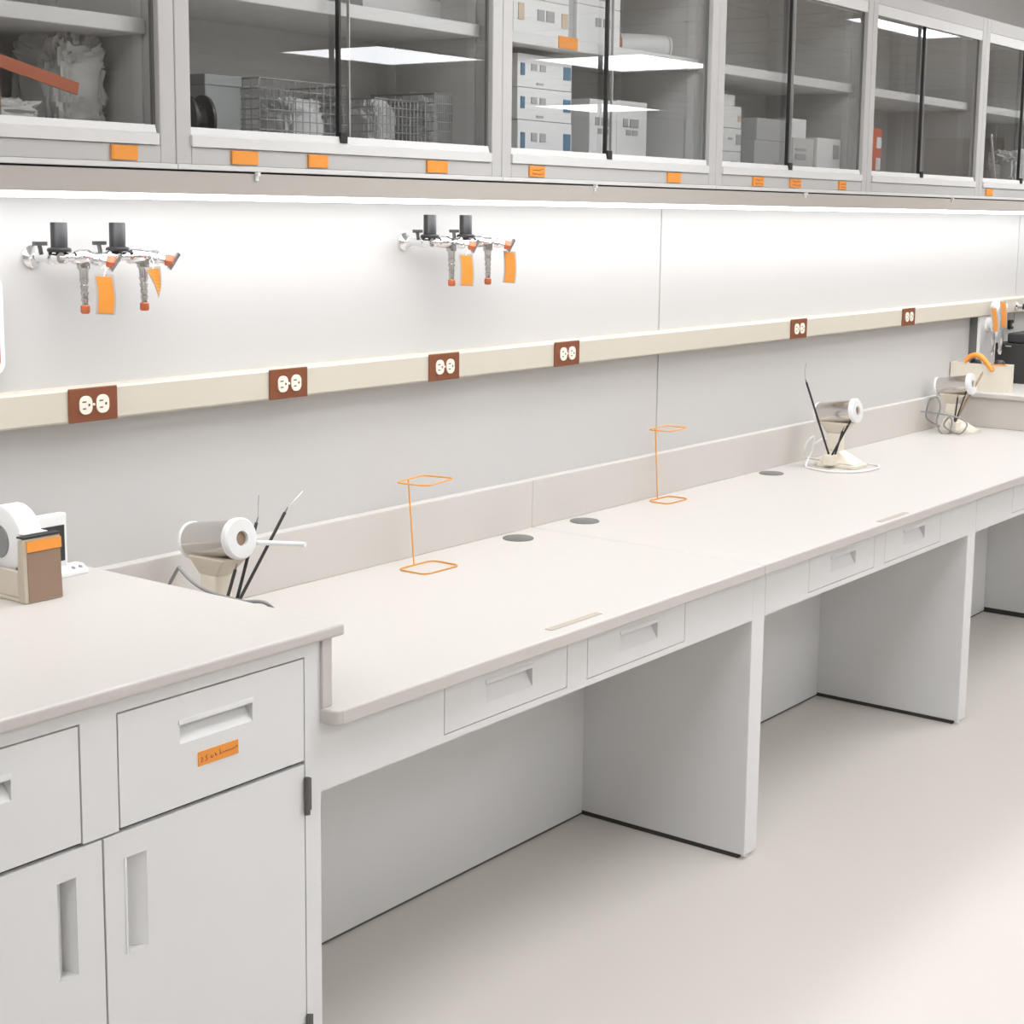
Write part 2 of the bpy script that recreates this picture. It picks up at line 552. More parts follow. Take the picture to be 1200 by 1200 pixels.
def desk_base(x0, xp, xpr, drawers, label, panel=True):
    t = thing('knee_space_bench', ((x0 + xp) / 2, -0.4, 0.0), label, 'bench')
    xe = xpr if panel else xp
    ap = MB()
    zb, zt = 0.631, 0.7185
    ap.box(x0, xp, YC, YC + 0.018, 0.7225, ZD0)
    ap.box(x0, xp, YC, YC + 0.018, ZA, zb - 0.002)
    xs = x0
    for (a, b) in drawers:
        ap.box(xs, a - 0.002, YC, YC + 0.018, zb - 0.002, 0.7225)
        xs = b + 0.002
    ap.box(xs, xp, YC, YC + 0.018, zb - 0.002, 0.7225)
    ap.build('apron', 'paint', t)
    B(x0 + 0.02, xp - 0.005, YC + 0.018, -0.24, ZA + 0.003, ZA + 0.012).build('apron_underside', 'paint', t)
    B(x0 + 0.02, xp - 0.005, YC + 0.030, YC + 0.034, ZA + 0.012, ZD0).build('drawer_gap_shade', 'blackmatte', t)  # black sheet that paints the shade in the gaps around the drawers
    for (a, b) in drawers:
        m_ = a + (0.39 - 0.268)
        front('drawer', t, a, b, zb, zt, YC, 0.016, (m_, m_ + 0.147, 0.6615, 0.7), 'paint')
    B(x0, xp, -0.197, -0.185, 0.007, ZD0).build('back_panel', 'paint', t)
    B(x0, xp, -0.194, -0.185, 0.0, 0.007).build('base_strip', 'base_grey', t)  # strip coloured dark for the thin shaded gap below the back panel
    if panel:
        B(xp, xpr, YC, -0.03, 0.012, ZD0).build('end_panel', 'paint', t, bevel=0.0025)
        B(xp + 0.003, xpr - 0.003, YC + 0.02, -0.03, 0.0, 0.012).build('base_strip', 'shadow_gap', t)  # recessed strip, coloured near-black for the shadow line under the panel
        MB().lathe([(0, 0.012), (0.003, 0.014), (0.010, 0.014), (0.012, 0.010)], ((xp + xpr) / 2 - 0.008, YC + 0.014, 0), (0, 0, 1), 14).build('levelling_foot', 'chrome', t)
    return t


desk_base(-0.058, 1.428, 1.490, [(0.268, 0.654), (0.729, 1.112)], 'grey steel knee-space desk base nearest the left cabinet', True)
desk_base(1.490, 2.790, 2.851, [(1.722, 2.108), (2.180, 2.566)], 'grey steel knee-space desk base, middle one of three', True)
desk_base(2.851, 4.268, 0, [(3.165, 3.550), (3.625, 4.01)], 'grey steel knee-space desk base at the far right', False)

# beige strips let into the desk edge
for (a, b, yy, lab) in ((0.594, 0.772, -0.688, 'thin beige strip on the desk edge above the near drawers'),
                        (2.095, 2.275, -0.708, 'thin beige strip on the desk edge above the far drawers')):
    o = B(a, b, yy - 0.009, yy + 0.009, ZD1, ZD1 + 0.0012).build('edge_strip', 'strip_tan', origin=((a + b) / 2, yy, ZD1), bevel=0.0006)
    tag(o, lab, 'strip', 'edge strips')

# grommets
for (gx, gy, lab) in ((1.275, -0.089, 'dark grey round cable grommet, left of the pair between the wire stands'),
                      (1.573, -0.087, 'dark grey round cable grommet, right of the pair between the wire stands'),
                      (2.628, -0.083, 'dark grey round cable grommet just left of the middle sterilizer')):
    t = thing('cable_grommet', (gx, gy, ZD1), lab, 'grommet', 'desk grommets')
    MB().lathe([(0, 0.040), (0.0018, 0.040), (0.0030, 0.0385), (0.0030, 0.033)], (gx, gy, ZD1), (0, 0, 1), 36).build('ring', 'grommet', t)
    MB().lathe([(0.0005, 0.0325), (0.0036, 0.0325), (0.0040, 0.0315)], (gx, gy, ZD1), (0, 0, 1), 36).build('cap', 'grommet', t)

# ------------------------------------------------------------------ raceway and outlets
ZT, ZB = 1.251, 1.187
rw = thing('wire_raceway', (1.8, -0.02, ZB), 'long cream surface raceway running along the wall above the desk', 'raceway')
prof = [(-0.0005, ZB), (-0.046, ZB), (-0.05, ZB + 0.004), (-0.05, ZT - 0.004), (-0.046, ZT), (-0.0005, ZT)]
MB().prism(prof, 'x', -2.4, 6.2).build('channel', 'raceway', rw)
OUT = [(-0.009, 'nearest the left edge, below the left gas taps'), (0.503, 'second from the left along the raceway'),
       (1.021, 'third from the left, below the right gas taps'), (1.526, 'fourth from the left, just left of the wall seam'),
       (2.838, 'above the middle sterilizer'), (3.713, 'farthest right along the raceway')]


def outlet(x, lab):
    zc = (ZT + ZB) / 2
    t = thing('power_outlet', (x, -0.05, zc), 'brown duplex outlet ' + lab, 'outlet', 'outlets on the raceway')
    B(x - 0.056, x + 0.056, -0.0545, -0.05, zc - 0.0325, zc + 0.0325).build('cover_plate', 'outlet_brown', t, bevel=0.0018)
    for sx in (-0.0195, 0.0195):
        pts = [(x + sx + px_, zc + pz_) for (px_, pz_) in rrect(0, 0, 0.029, 0.035, 0.0125, 6)]
        s = MB().prism(pts, 'y', -0.0575, -0.0545).build('socket', 'ivory', t, bevel=0.0006)
        for (dx, dz, w_, h_) in ((-0.0045, 0.0065, 0.009, 0.0024), (-0.0045, -0.0065, 0.0075, 0.0024), (0.0065, 0.0, 0.004, 0.0046)):
            B(x + sx + dx - w_ / 2, x + sx + dx + w_ / 2, -0.0579, -0.0574, zc + dz - h_ / 2, zc + dz + h_ / 2).build('slot', 'slot', s)
    MB().lathe([(0, 0.0028), (0.0008, 0.0028), (0.0012, 0.002)], (x, -0.0545, zc), (0, -1, 0), 12).build('screw', 'ivory', t)
    return t


for (x, lab) in OUT:
    outlet(x, lab)

# ------------------------------------------------------------------ upper cabinets
UX0, UP = -0.059, 0.9045
ZU0, ZU1, YU = 1.656, 2.272, -0.36
SHZ0, SHZ1 = 1.960, 1.986
UL = ['the leftmost, holding crumpled bags', 'holding wire baskets', 'holding large white cartons', 'holding small grey and white boxes', 'holding a red pack', 'the rightmost in view', 'past the right edge']


def upper_cabinet(x0, label):
    x1 = x0 + UP
    t = thing('wall_cabinet', (x0 + UP / 2, 0, ZU0), label, 'cabinet', 'wall cabinets with sliding glass doors')
    e = 0.0006
    for (a, b) in ((x0 + e, x0 + 0.018), (x1 - 0.018, x1 - e)):
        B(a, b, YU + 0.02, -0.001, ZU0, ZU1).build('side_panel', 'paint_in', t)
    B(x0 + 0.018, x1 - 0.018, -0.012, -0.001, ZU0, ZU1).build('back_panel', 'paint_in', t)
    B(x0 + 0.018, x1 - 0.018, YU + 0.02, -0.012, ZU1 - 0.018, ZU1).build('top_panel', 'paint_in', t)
    B(x0 + 0.018, x1 - 0.018, YU + 0.02, -0.012, ZU0, 1.700).build('bottom_panel', 'upper_paint', t)
    B(x0 + 0.0235, x1 - 0.0235, -0.315, -0.012, SHZ0, SHZ1).build('shelf', 'rail', t, bevel=0.002)
    for sx in (x0 + 0.0185, x1 - 0.0225):
        for yy in (-0.29, -0.06):
            B(sx, sx + 0.004, yy - 0.011, yy + 0.011, 1.70, ZU1 - 0.02).build('shelf_standard', 'rail', t)
    fr = MB()
    sw = 0.034
    fr.box(x0 + e, x0 + sw, YU, YU + 0.022, ZU0 + 0.009, ZU1).box(x1 - sw, x1 - e, YU, YU + 0.022, ZU0 + 0.009, ZU1)
    fr.box(x0 + sw, x1 - sw, YU, YU + 0.022, ZU1 - 0.045, ZU1)
    fr.box(x0 + sw, x1 - sw, YU, YU + 0.022, ZU0 + 0.009, 1.695)
    fr.build('face_frame', 'upper_paint', t, bevel=0.0012, seg=1)
    B(x0 + e, x1 - e, YU - 0.004, YU + 0.022, ZU0, ZU0 + 0.009).build('bottom_lip', 'rail', t, bevel=0.001, seg=1)
    tr = MB()
    tr.prism([(YU - 0.005, 1.6955), (YU + 0.040, 1.6955), (YU + 0.040, 1.725), (YU + 0.036, 1.725), (YU + 0.036, 1.705), (YU + 0.012, 1.705), (YU + 0.012, 1.729), (YU + 0.006, 1.729), (YU + 0.003, 1.7165), (YU - 0.005, 1.7135)],
             'x', x0 + sw - 0.002, x1 - sw - 0.006)
    tr.build('lower_track', 'rail', t)
    ut = MB()
    ut.box(x0 + sw, x1 - sw, YU + 0.002, YU + 0.008, 2.195, ZU1 - 0.045).box(x0 + sw, x1 - sw, YU + 0.036, YU + 0.040, 2.195, ZU1 - 0.045)
    ut.build('upper_track', 'rail', t)
    xm = x0 + 0.418
    dr = B(xm, x1 - sw - 0.007, YU + 0.0135, YU + 0.0185, 1.7085, 2.215).build('glass_door', 'glass', t)
    B(xm - 0.0055, xm, YU + 0.011, YU + 0.0205, 1.7085, 2.215).build('edge_trim', 'black', dr)
    B(xm - 0.012, xm + 0.006, YU + 0.000, YU + 0.011, 1.7165, 1.7365).build('door_bumper', 'black', dr)
    dl_ = B(x0 + sw + 0.001, xm + 0.036, YU + 0.0245, YU + 0.0295, 1.7085, 2.215).build('glass_door', 'glass', t)
    B(xm + 0.036, xm + 0.0385, YU + 0.0235, YU + 0.0305, 1.7085, 2.215).build('edge_trim', 'tag_sleeve', dl_)
    B(x1 - sw - 0.0045, x1 - sw - 0.0005, YU + 0.012, YU + 0.019, 1.7085, 2.215).build('jamb_seal', 'dark_panel', t)
    return t


u0 = upper_cabinet(UX0 - UP, 'grey glass-fronted wall cabinet, ' + UL[0])
for k in range(1, 7):
    dup(u0, (UX0 - UP + k * UP + UP / 2, 0, ZU0), 'grey glass-fronted wall cabinet, ' + UL[k])

for ch in u0.children:
    if ch.name.split('.')[0] == 'shelf':
        ch.location.z -= 0.078          # the leftmost cabinet has its shelf set lower
# valance, under-cabinet lamps, clips
SL = ['below the leftmost cabinet', 'below the wire basket cabinet', 'below the carton cabinet', 'below the small-box cabinet', 'below the red pack cabinet', 'below the rightmost cabinet in view', 'past the right edge']
va = thing('light_valance', (2.2, -0.345, 1.6145), 'long beige valance board hanging below the wall cabinets', 'valance')
B(UX0 - UP, UX0 + 6 * UP, -0.360, -0.338, 1.6145, 1.6525).build('board', 'valance', va)
B(UX0 - UP, UX0 + 6 * UP, -0.350, -0.339, 1.6525, ZU0).build('gap_shade', 'shadow_gap', va)  # dark strip painting the shade in the gap between board and cabinet
for k in range(7):
    xa = UX0 - UP + k * UP
    t = thing('strip_light', (xa + UP / 2, -0.16, ZU0), 'white under-cabinet strip light, ' + SL[k], 'strip light', 'strip lights under the wall cabinets')
    B(xa + 0.001, xa + UP - 0.001, -0.305, -0.075, 1.622, ZU0).build('housing', 'white', t)
    MB().prism([(-0.302, 1.622), (-0.298, 1.6045), (-0.084, 1.6045), (-0.078, 1.622)], 'x', xa + 0.002, xa + UP - 0.002).build('lens', 'lamp_strip', t)
CL = ['under the wire basket cabinet', 'under the carton cabinet', 'under the small-box cabinet', 'under the red pack cabinet']
for (cx_, lab) in zip((0.125, 1.196, 2.253, 3.321), CL):
    t = tag(MB().box(cx_ - 0.0035, cx_ + 0.0035, -0.3685, -0.3605, 1.6485, 1.6555).box(cx_ - 0.003, cx_ + 0.003, -0.3645, -0.3605, 1.640, 1.6485).build('valance_clip', 'white', origin=(cx_, -0.355, 1.64)),
            'small white clip on the valance ' + lab, 'clip', 'valance clips')

# orange labels on the cabinet fascias
LB = [(-0.199, -0.143, 'below the leftmost glass cabinet', 0), (0.065, 0.130, 'first under the wire basket cabinet', 0), (0.256, 0.310, 'second under the wire basket cabinet', 0),
      (0.595, 0.663, 'third under the wire basket cabinet', 0), (0.941, 1.001, 'left one under the carton cabinet', 1), (1.512, 1.578, 'right one under the carton cabinet', 0),
      (1.944, 2.008, 'first under the small-box cabinet', 1), (2.158, 2.227, 'second under the small-box cabinet', 1), (2.463, 2.516, 'third under the small-box cabinet', 1),
      (3.622, 3.690, 'below the rightmost cabinet in view', 0)]
random.seed(4)
for (a, b, lab, ink) in LB:
    t = thing('cabinet_label', ((a + b) / 2, YU, 1.668), 'orange label ' + lab, 'label', 'orange labels on the wall cabinets')
    MB().prism([(a, YU - 0.0045), (a + 0.004, YU - 0.0055), (b - 0.002, YU - 0.0028), (b, YU - 0.0015), (b, YU - 0.0003), (a, YU - 0.0003)], 'z', 1.6685, 1.692).build('tape', 'orange', t)
    if ink:
        q = MB()
        for zz in (1.684, 1.675):
            n_ = 7
            q2 = MB().tube([(a + 0.010 + (b - a - 0.018) * i / n_, YU - 0.0060 + 0.0030 * i / n_, zz + random.uniform(-0.0022, 0.0022)) for i in range(n_ + 1)], 0.0008, 5)
            q.add(q2.v, q2.f, True)
        q.build('handwriting', 'ink', t)

# ------------------------------------------------------------------ things inside the wall cabinets
def carton(x0, x1, y0, y1, z0, z1, label, m='carton', marks=(), lid=0.0):
    t = thing('carton', ((x0 + x1) / 2, (y0 + y1) / 2, z0), label, 'box', 'boxes in the wall cabinets')
    B(x0, x1, y0, y1, z0, z1 - lid).build('body', m, t, bevel=0.0015)
    if lid:
        B(x0 - 0.0015, x1 + 0.0015, y0 - 0.0015, y1 + 0.0015, z1 - lid, z1).build('lid', m, t, bevel=0.0015)
    for (a, b, c, d, mm, face) in marks:     # fractions of the face
        W_, H_ = x1 - x0, z1 - z0
        D_ = y1 - y0
        if face == 'f':
            B(x0 + a * W_, x0 + b * W_, y0 - 0.0022, y0, z0 + c * H_, z0 + d * H_).build('printed_mark', mm, t)
        else:
            B(x0 - 0.0022, x0, y1 - b * D_, y1 - a * D_, z0 + c * H_, z0 + d * H_).build('printed_mark', mm, t)
    return t


PG, PB, PT = 'print_grey', 'print_blue', 'print_tan'
FM = [(0.05, 0.12, 0.35, 0.72, PB, 'f'), (0.24, 0.34, 0.52, 0.72, PG, 'f'), (0.40, 0.50, 0.52, 0.72, PG, 'f'), (0.84, 0.97, 0.35, 0.75, PB, 'f'), (0.34, 0.46, 0.1, 0.16, PG, 'f')]
SH = SHZ1 + 0.0005
FB = 1.7005
carton(1.015, 1.225, -0.272, -0.06, FB, 1.7975, 'white carton with blue marks, lowest of the stack of three', marks=FM)
carton(1.013, 1.223, -0.272, -0.06, 1.7985, 1.8705, 'white carton with blue marks, middle of the stack of three', marks=FM)
carton(1.012, 1.222, -0.272, -0.06, 1.8715, 1.9455, 'white carton with blue marks, top of the stack of three', marks=FM)
WM = [(0.2, 0.35, 0.62, 0.74, PG, 'f'), (0.42, 0.7, 0.62, 0.74, PG, 'f'), (0.3, 0.45, 0.5, 0.58, PG, 'f'), (0.5, 0.68, 0.5, 0.58, PG, 'f')]
carton(1.370, 1.489, -0.222, -0.05, FB, 1.868, 'tall white box, left of the two upright ones', marks=WM)
carton(1.4905, 1.628, -0.222, -0.05, FB, 1.872, 'tall white box, right of the two upright ones', marks=WM)
UM = [(0.08, 0.18, 0.4, 0.85, PT, 'f'), (0.42, 0.54, 0.45, 0.75, PG, 'f'), (0.58, 0.72, 0.45, 0.75, PG, 'f'), (0.86, 0.97, 0.35, 0.75, PT, 'f')]
carton(0.994, 1.207, -0.272, -0.06, SH, 2.068, 'large white carton at the left of the upper carton shelf', marks=UM)
carton(0.994, 1.207, -0.272, -0.06, 2.069, 2.150, 'white carton stacked at the upper left behind the glass', marks=UM)
carton(1.240, 1.422, -0.272, -0.06, SH, 2.078, 'white carton beside the roll on the upper shelf', marks=[(0.42, 0.54, 0.5, 0.72, PG, 'f'), (0.6, 0.75, 0.5, 0.72, PG, 'f')])
carton(1.240, 1.422, -0.272, -0.06, 2.079, 2.155, 'white carton stacked beside the roll on the upper shelf', marks=[(0.5, 0.62, 0.2, 0.32, PG, 'f')])
carton(1.209, 1.2385, -0.262, -0.06, SH, 2.15, 'narrow grey carton between the upper white cartons', m='carton_grey')
o = thing('shelf_label', (1.144, -0.316, 1.962), 'orange label on the shelf edge below the upper cartons', 'label')
B(1.107, 1.181, -0.3175, -0.3152, 1.9625, 1.9895).build('tape', 'orange', o)
# roll with orange end band
t = thing('paper_roll', (1.62, -0.2, SH), 'white roll of sheeting with an orange band lying on the upper shelf', 'roll')
MB().lathe([(0, 0.027), (0.002, 0.031), (0.17, 0.031), (0.172, 0.026)], (1.565, -0.125, SH + 0.0320), (0.62, -0.45, 0), 24).build('sheet_roll', 'white_soft', t)
MB().lathe([(0.010, 0.0316), (0.040, 0.0316)], (1.565, -0.125, SH + 0.0320), (0.62, -0.45, 0), 24).build('band', 'rust', t)
q = MB()
for k, rr in enumerate((0.024, 0.016, 0.008)):
    q.tube([Vector((1.565, -0.125, SH + 0.0320)) + Vector((0.62, -0.45, 0)).normalized() * 0.178 + Vector((0.45, 0.62, 0)).normalized() * rr * math.cos(a_) + Vector((0, 0, 1)) * rr * math.sin(a_) for a_ in [i * math.pi / 8 for i in range(16)]], 0.004, 6, True)
q.build('rolled_edge', 'white_soft', t)
# small-box cabinet
carton(1.960, 2.062, -0.255, -0.06, FB, 1.762, 'low white box at the bottom left of the small-box cabinet', marks=[(0.5, 0.8, 0.3, 0.6, PG, 'f')])
carton(1.960, 2.062, -0.255, -0.06, 1.763, 1.826, 'white box with a grey mark, second of the left stack', marks=[(0.72, 0.95, 0.3, 0.75, PG, 'f'), (0.3, 0.5, 0.5, 0.6, PG, 'f')])
carton(1.960, 2.060, -0.255, -0.06, 1.827, 1.886, 'white box topping the left stack of small boxes', marks=[(0.8, 0.95, 0.3, 0.6, PT, 'f')])
carton(1.968, 2.038, -0.245, -0.10, 1.887, 1.918, 'small bright white box on the left stack')
carton(2.126, 2.313, -0.262, -0.05, FB, 1.800, 'grey carton at the bottom of the middle pile', m='carton_grey')
carton(2.150, 2.318, -0.255, -0.06, 1.801, 1.863, 'grey carton on top of the middle pile', m='carton_grey')
carton(2.3195, 2.450, -0.282, -0.05, FB, 1.814, 'pale grey printed carton beside the white box', m='tag_sleeve', marks=[(0.1, 0.6, 0.45, 0.6, PG, 'f'), (0.1, 0.6, 0.68, 0.74, PG, 'f')])
carton(2.325, 2.416, -0.272, -0.08, 1.815, 1.870, 'small white carton resting on the pale grey printed one', m='white_soft')
carton(2.4530, 2.606, -0.292, -0.05, FB, 1.820, 'white box with one grey mark, right end of the small-box row', marks=[(0.68, 0.92, 0.5, 0.85, PG, 'f')])
# red pack
t = thing('red_pack', (2.875, -0.25, FB), 'orange-red pack with two white labels standing in the cabinet corner', 'pack')
B(2.836, 2.915, -0.285, -0.20, FB, 1.868).build('body', 'red_pack', t, bevel=0.006, seg=3)
for (a, b) in ((1.735, 1.775), (1.805, 1.840)):
    B(2.872, 2.905, -0.2868, -0.285, a, b).build('paper_label', 'white', t)


# crumpled plastic
def crumple(name, c, s, label, seed, m='bag', cat='bag', lift=0.55):
    bm_v, bm_f = [], []
    nu, nv = 64, 44
    rnd = Vector((seed * 3.1, seed * 1.7, seed * 0.9))
    for j in range(nv + 1):
        for i in range(nu):
            a = 2 * math.pi * i / nu
            ph = math.pi * j / nv
            d = Vector((math.sin(ph) * math.cos(a), math.sin(ph) * math.sin(a), math.cos(ph)))
            p = Vector([math.copysign(abs(q_) ** lift, q_) for q_ in d])
            k = 1 + 0.20 * noise.noise(d * 2.6 + rnd) - 0.34 * abs(noise.noise(d * 4.5 + rnd)) - 0.20 * abs(noise.noise(d * 9.5 + rnd)) + 0.10
            z = p.z * s[2] / 2 * (k if p.z > 0 else 1.0)
            bm_v.append((c[0] + p.x * s[0] / 2 * k, c[1] + p.y * s[1] / 2 * k, c[2] + max(z, -s[2] / 2 + 0.0006)))
    for j in range(nv):
        for i in range(nu):
            i2 = (i + 1) % nu
            bm_f.append((j * nu + i, (j + 1) * nu + i, (j + 1) * nu + i2, j * nu + i2))
    return tag(MB().add(bm_v, bm_f, True).build(name, m, origin=(c[0], c[1], c[2] - s[2] / 2)), label, cat)


crumple('plastic_bag', (-0.150, -0.165, 1.797), (0.115, 0.15, 0.192), 'tall crumpled clear plastic bag in the leftmost cabinet', 3)
crumple('plastic_bag', (-0.335, -0.23, 1.731), (0.13, 0.13, 0.06), 'low crumpled plastic bag at the bottom left of the leftmost cabinet', 8)
bt = thing('orange_strip', (-0.29, -0.30, FB), 'long orange-brown strip propped in front of the plastic bag', 'strip')
MB().box(-0.08, 0.08, -0.002, 0.002, -0.010, 0.010).xf(Matrix.Translation((-0.292, -0.300, 1.800)) @ Matrix.Rotation(math.radians(13), 4, 'Y')).build('strip', 'rust', bt)
MB().box(-0.365, -0.361, -0.299, -0.297, FB, 1.812).build('support', 'tan_dark', bt)
carton(-0.40, -0.285, -0.16, -0.05, FB, 1.872, 'dark grey carton behind the low plastic bag', m='grey_equip')


# wire baskets with bags
def basket(x0, x1, y0, y1, z0, z1, label):
    t = thing('wire_basket', ((x0 + x1) / 2, (y0 + y1) / 2, z0), label, 'basket', 'wire baskets in the wall cabinet')
    q = MB()
    nz, nx, ny = 7, 13, 8
    for k in range(nz + 1):
        z = z0 + 0.0016 + (z1 - z0 - 0.0032) * k / nz
        rr = 0.0022 if k == nz else 0.0012
        q.tube([(x0, y0, z), (x1, y0, z), (x1, y1, z), (x0, y1, z)], rr, 5, True)
    for i in range(nx + 1):
        x = x0 + (x1 - x0) * i / nx
        q.tube([(x, y0, z1), (x, y0, z0 + 0.0016), (x, y1, z0 + 0.0016), (x, y1, z1)], 0.0012, 5)
    for i in range(1, ny):
        y = y0 + (y1 - y0) * i / ny
        q.tube([(x0, y, z1), (x0, y, z0 + 0.0016), (x1, y, z0 + 0.0016), (x1, y, z1)], 0.0012, 5)
    q.build('wire_grid', 'wire', t)
    return t


basket(0.255, 0.505, -0.235, -0.05, FB, 1.838, 'wire basket holding one white bag, left of the two baskets')
basket(0.600, 0.760, -0.215, -0.05, FB, 1.822, 'wire basket with a dim bag, middle of the basket cabinet')
basket(0.690 + 0.078, 0.835, -0.235, -0.05, FB, 1.842, 'narrow wire basket with a bright bag near the cabinet side')
crumple('plastic_bag', (0.405, -0.165, 1.7565), (0.11, 0.10, 0.106), 'white plastic bag inside the left wire basket', 12, 'white_soft')
crumple('plastic_bag', (0.665, -0.135, 1.763), (0.075, 0.10, 0.118), 'greyish plastic bag inside the middle wire basket', 15)
crumple('plastic_bag', (0.801, -0.150, 1.769), (0.044, 0.11, 0.130), 'bright white plastic bag inside the narrow wire basket', 17, 'white_soft')
carton(0.580, 0.835, -0.20, -0.05, SH, 2.040, 'corrugated grey carton lying on the upper shelf above the baskets', m='tag_sleeve')
carton(0.150, 0.240, -0.20, -0.05, FB, 1.838, 'dark grey instrument case left of the wire baskets', m='grey_equip', lid=0.02)
t = thing('black_spool', (0.075, -0.25, FB), 'black round spool in the lower left of the basket cabinet', 'spool')
MB().lathe([(0, 0.046), (0.006, 0.046), (0.007, 0.026), (0.034, 0.026), (0.035, 0.046), (0.041, 0.046)], (0.055, -0.25, FB + 0.0465), (1, -0.2, 0), 28).build('body', 'black', t)
MB().lathe([(-0.001, 0.012), (0.0425, 0.012)], (0.055, -0.25, FB + 0.0465), (1, -0.2, 0), 20).build('hub', 'white', t)
# rightmost cabinet in view
crumple('plastic_bag', (4.285, -0.19, 1.775), (0.15, 0.14, 0.146), 'crumpled plastic bag in the rightmost cabinet in view', 21)
t = thing('white_stick', (3.96, -0.25, FB), 'thin white stick leaning in the rightmost cabinet in view', 'stick')
MB().cyl((4.08, -0.22, FB + 0.004), (3.88, -0.27, 1.885), 0.0045, n=10).build('shaft', 'white', t)
B(3.876, 3.884, -0.274, -0.266, 1.883, 1.895).build('tip', 'white', t, bevel=0.002)

# ------------------------------------------------------------------ gas tap fixtures on the wall
def gas_taps(dx, dz, label, nshift=0.0):
    """two-valve chrome tap manifold; coordinates are those of the left fixture"""
    def p(x, y, z):
        return (x + dx, y, z + dz)
    t = thing('gas_tap_fixture', p(-0.1, 0, 1.498), label, 'gas taps', 'gas taps on the wall')
    z = 1.497
    yp = -0.078
    MB().lathe([(0, 0.021), (0.006, 0.021), (0.012, 0.014), (0.022, 0.011)], p(-0.1, 0, z), (0, -1, 0), 24).build('wall_flange', 'chrome', t)
    q = MB()
    q.lathe([(0.018, 0.0095), (0.055, 0.0095), (0.056, 0.013), (0.068, 0.013), (0.070, 0.0095), (0.090, 0.0095)], p(-0.1, 0, z), (0, -1, 0), 20)
    q.lathe([(0, 0.010), (0.004, 0.0125), (0.022, 0.0125), (0.026, 0.0085), (0.040, 0.0085), (0.042, 0.0125), (0.056, 0.0145), (0.074, 0.0145), (0.080, 0.0100),
             (0.100, 0.0085), (0.116, 0.0085), (0.120, 0.0125), (0.142, 0.0125), (0.146, 0.0085), (0.166, 0.0085), (0.170, 0.0145), (0.196, 0.0145), (0.204, 0.0110), (0.236, 0.0110), (0.242, 0.0080)], p(-0.106, yp, z), (1, 0, 0), 20)
    q.build('manifold', 'chrome', t)
    for (kx) in (-0.094, 0.037):
        # black regulator knob on a stem
        k = MB().lathe([(0, 0.0095), (0.016, 0.0095)], p(kx, yp, z + 0.006), (0, 0, 1), 16)
        k.build('knob_stem', 'dark_steel', t)
        MB().lathe([(0, 0.0205), (0.002, 0.0218), (0.0055, 0.0218), (0.0075, 0.0195), (0.0085, 0.0150), (0.052, 0.0150), (0.0535, 0.0138)], p(kx, yp, z + 0.010), (0, 0, 1), 28).build('regulator_knob', 'black', t)
        # small lever to the left
        lv = MB().cyl(p(kx - 0.036, yp + 0.004, z + 0.006), p(kx - 0.040, yp + 0.004, z + 0.024), 0.004, n=10)
        lv.box(kx + dx - 0.052, kx + dx - 0.026, yp - 0.001, yp + 0.008, z + dz + 0.022, z + dz + 0.029)
        lv.build('lever', 'dark_steel', t)
    for (nx) in (-0.042 + nshift, 0.096 + nshift):
        # turned-down serrated hose nozzle
        n_ = MB()
        prof = [(0, 0.0120), (0.016, 0.0120), (0.020, 0.0085), (0.036, 0.0075)]
        for s_ in range(4):
            b0 = 0.036 + s_ * 0.012
            prof += [(b0, 0.0092 - s_ * 0.0006), (b0 + 0.009, 0.0066 - s_ * 0.0004), (b0 + 0.012, 0.0058)]
        n_.lathe(prof, p(nx, yp, z - 0.004), (0.02, 0, -1), 18)
        n_.build('hose_nozzle', 'nozzle_metal', t)
        MB().lathe([(0, 0.0065), (0.002, 0.0085), (0.013, 0.0088), (0.016, 0.0065)], p(nx + 0.0017, yp, z - 0.088), (0, 0, -1), 16).build('nozzle_cap', 'rust', t)
        # valve with a rust-orange hexagonal handle in front
        v_ = MB().lathe([(0, 0.0120), (0.012, 0.0120), (0.016, 0.0085), (0.030, 0.0085)], p(nx + 0.020, yp - 0.004, z - 0.003), (0.55, -0.75, -0.15), 16)
        v_.build('valve_body', 'chrome', t)
        MB().lathe([(0.026, 0.0105), (0.028, 0.0120), (0.040, 0.0120), (0.042, 0.0100)], p(nx + 0.020, yp - 0.004, z - 0.003), (0.55, -0.75, -0.15), 6, smooth=False).build('valve_handle', 'rust', t)
        MB().box(-0.019, 0.019, -0.003, 0.003, -0.0035, 0.0035).xf(Matrix.Translation(p(nx + 0.020 + 0.55 * 0.044, yp - 0.004 - 0.75 * 0.044, z - 0.003 - 0.15 * 0.044)) @ Matrix.Rotation(math.radians(-50), 4, 'Y')).build('handle_arm', 'chrome', t)
    return t


gas_taps(0, 0, 'chrome gas taps with two black knobs at the far left of the wall')
gas_taps(1.031, 0.020, 'chrome gas taps with two black knobs left of the wall seam', 0.026)


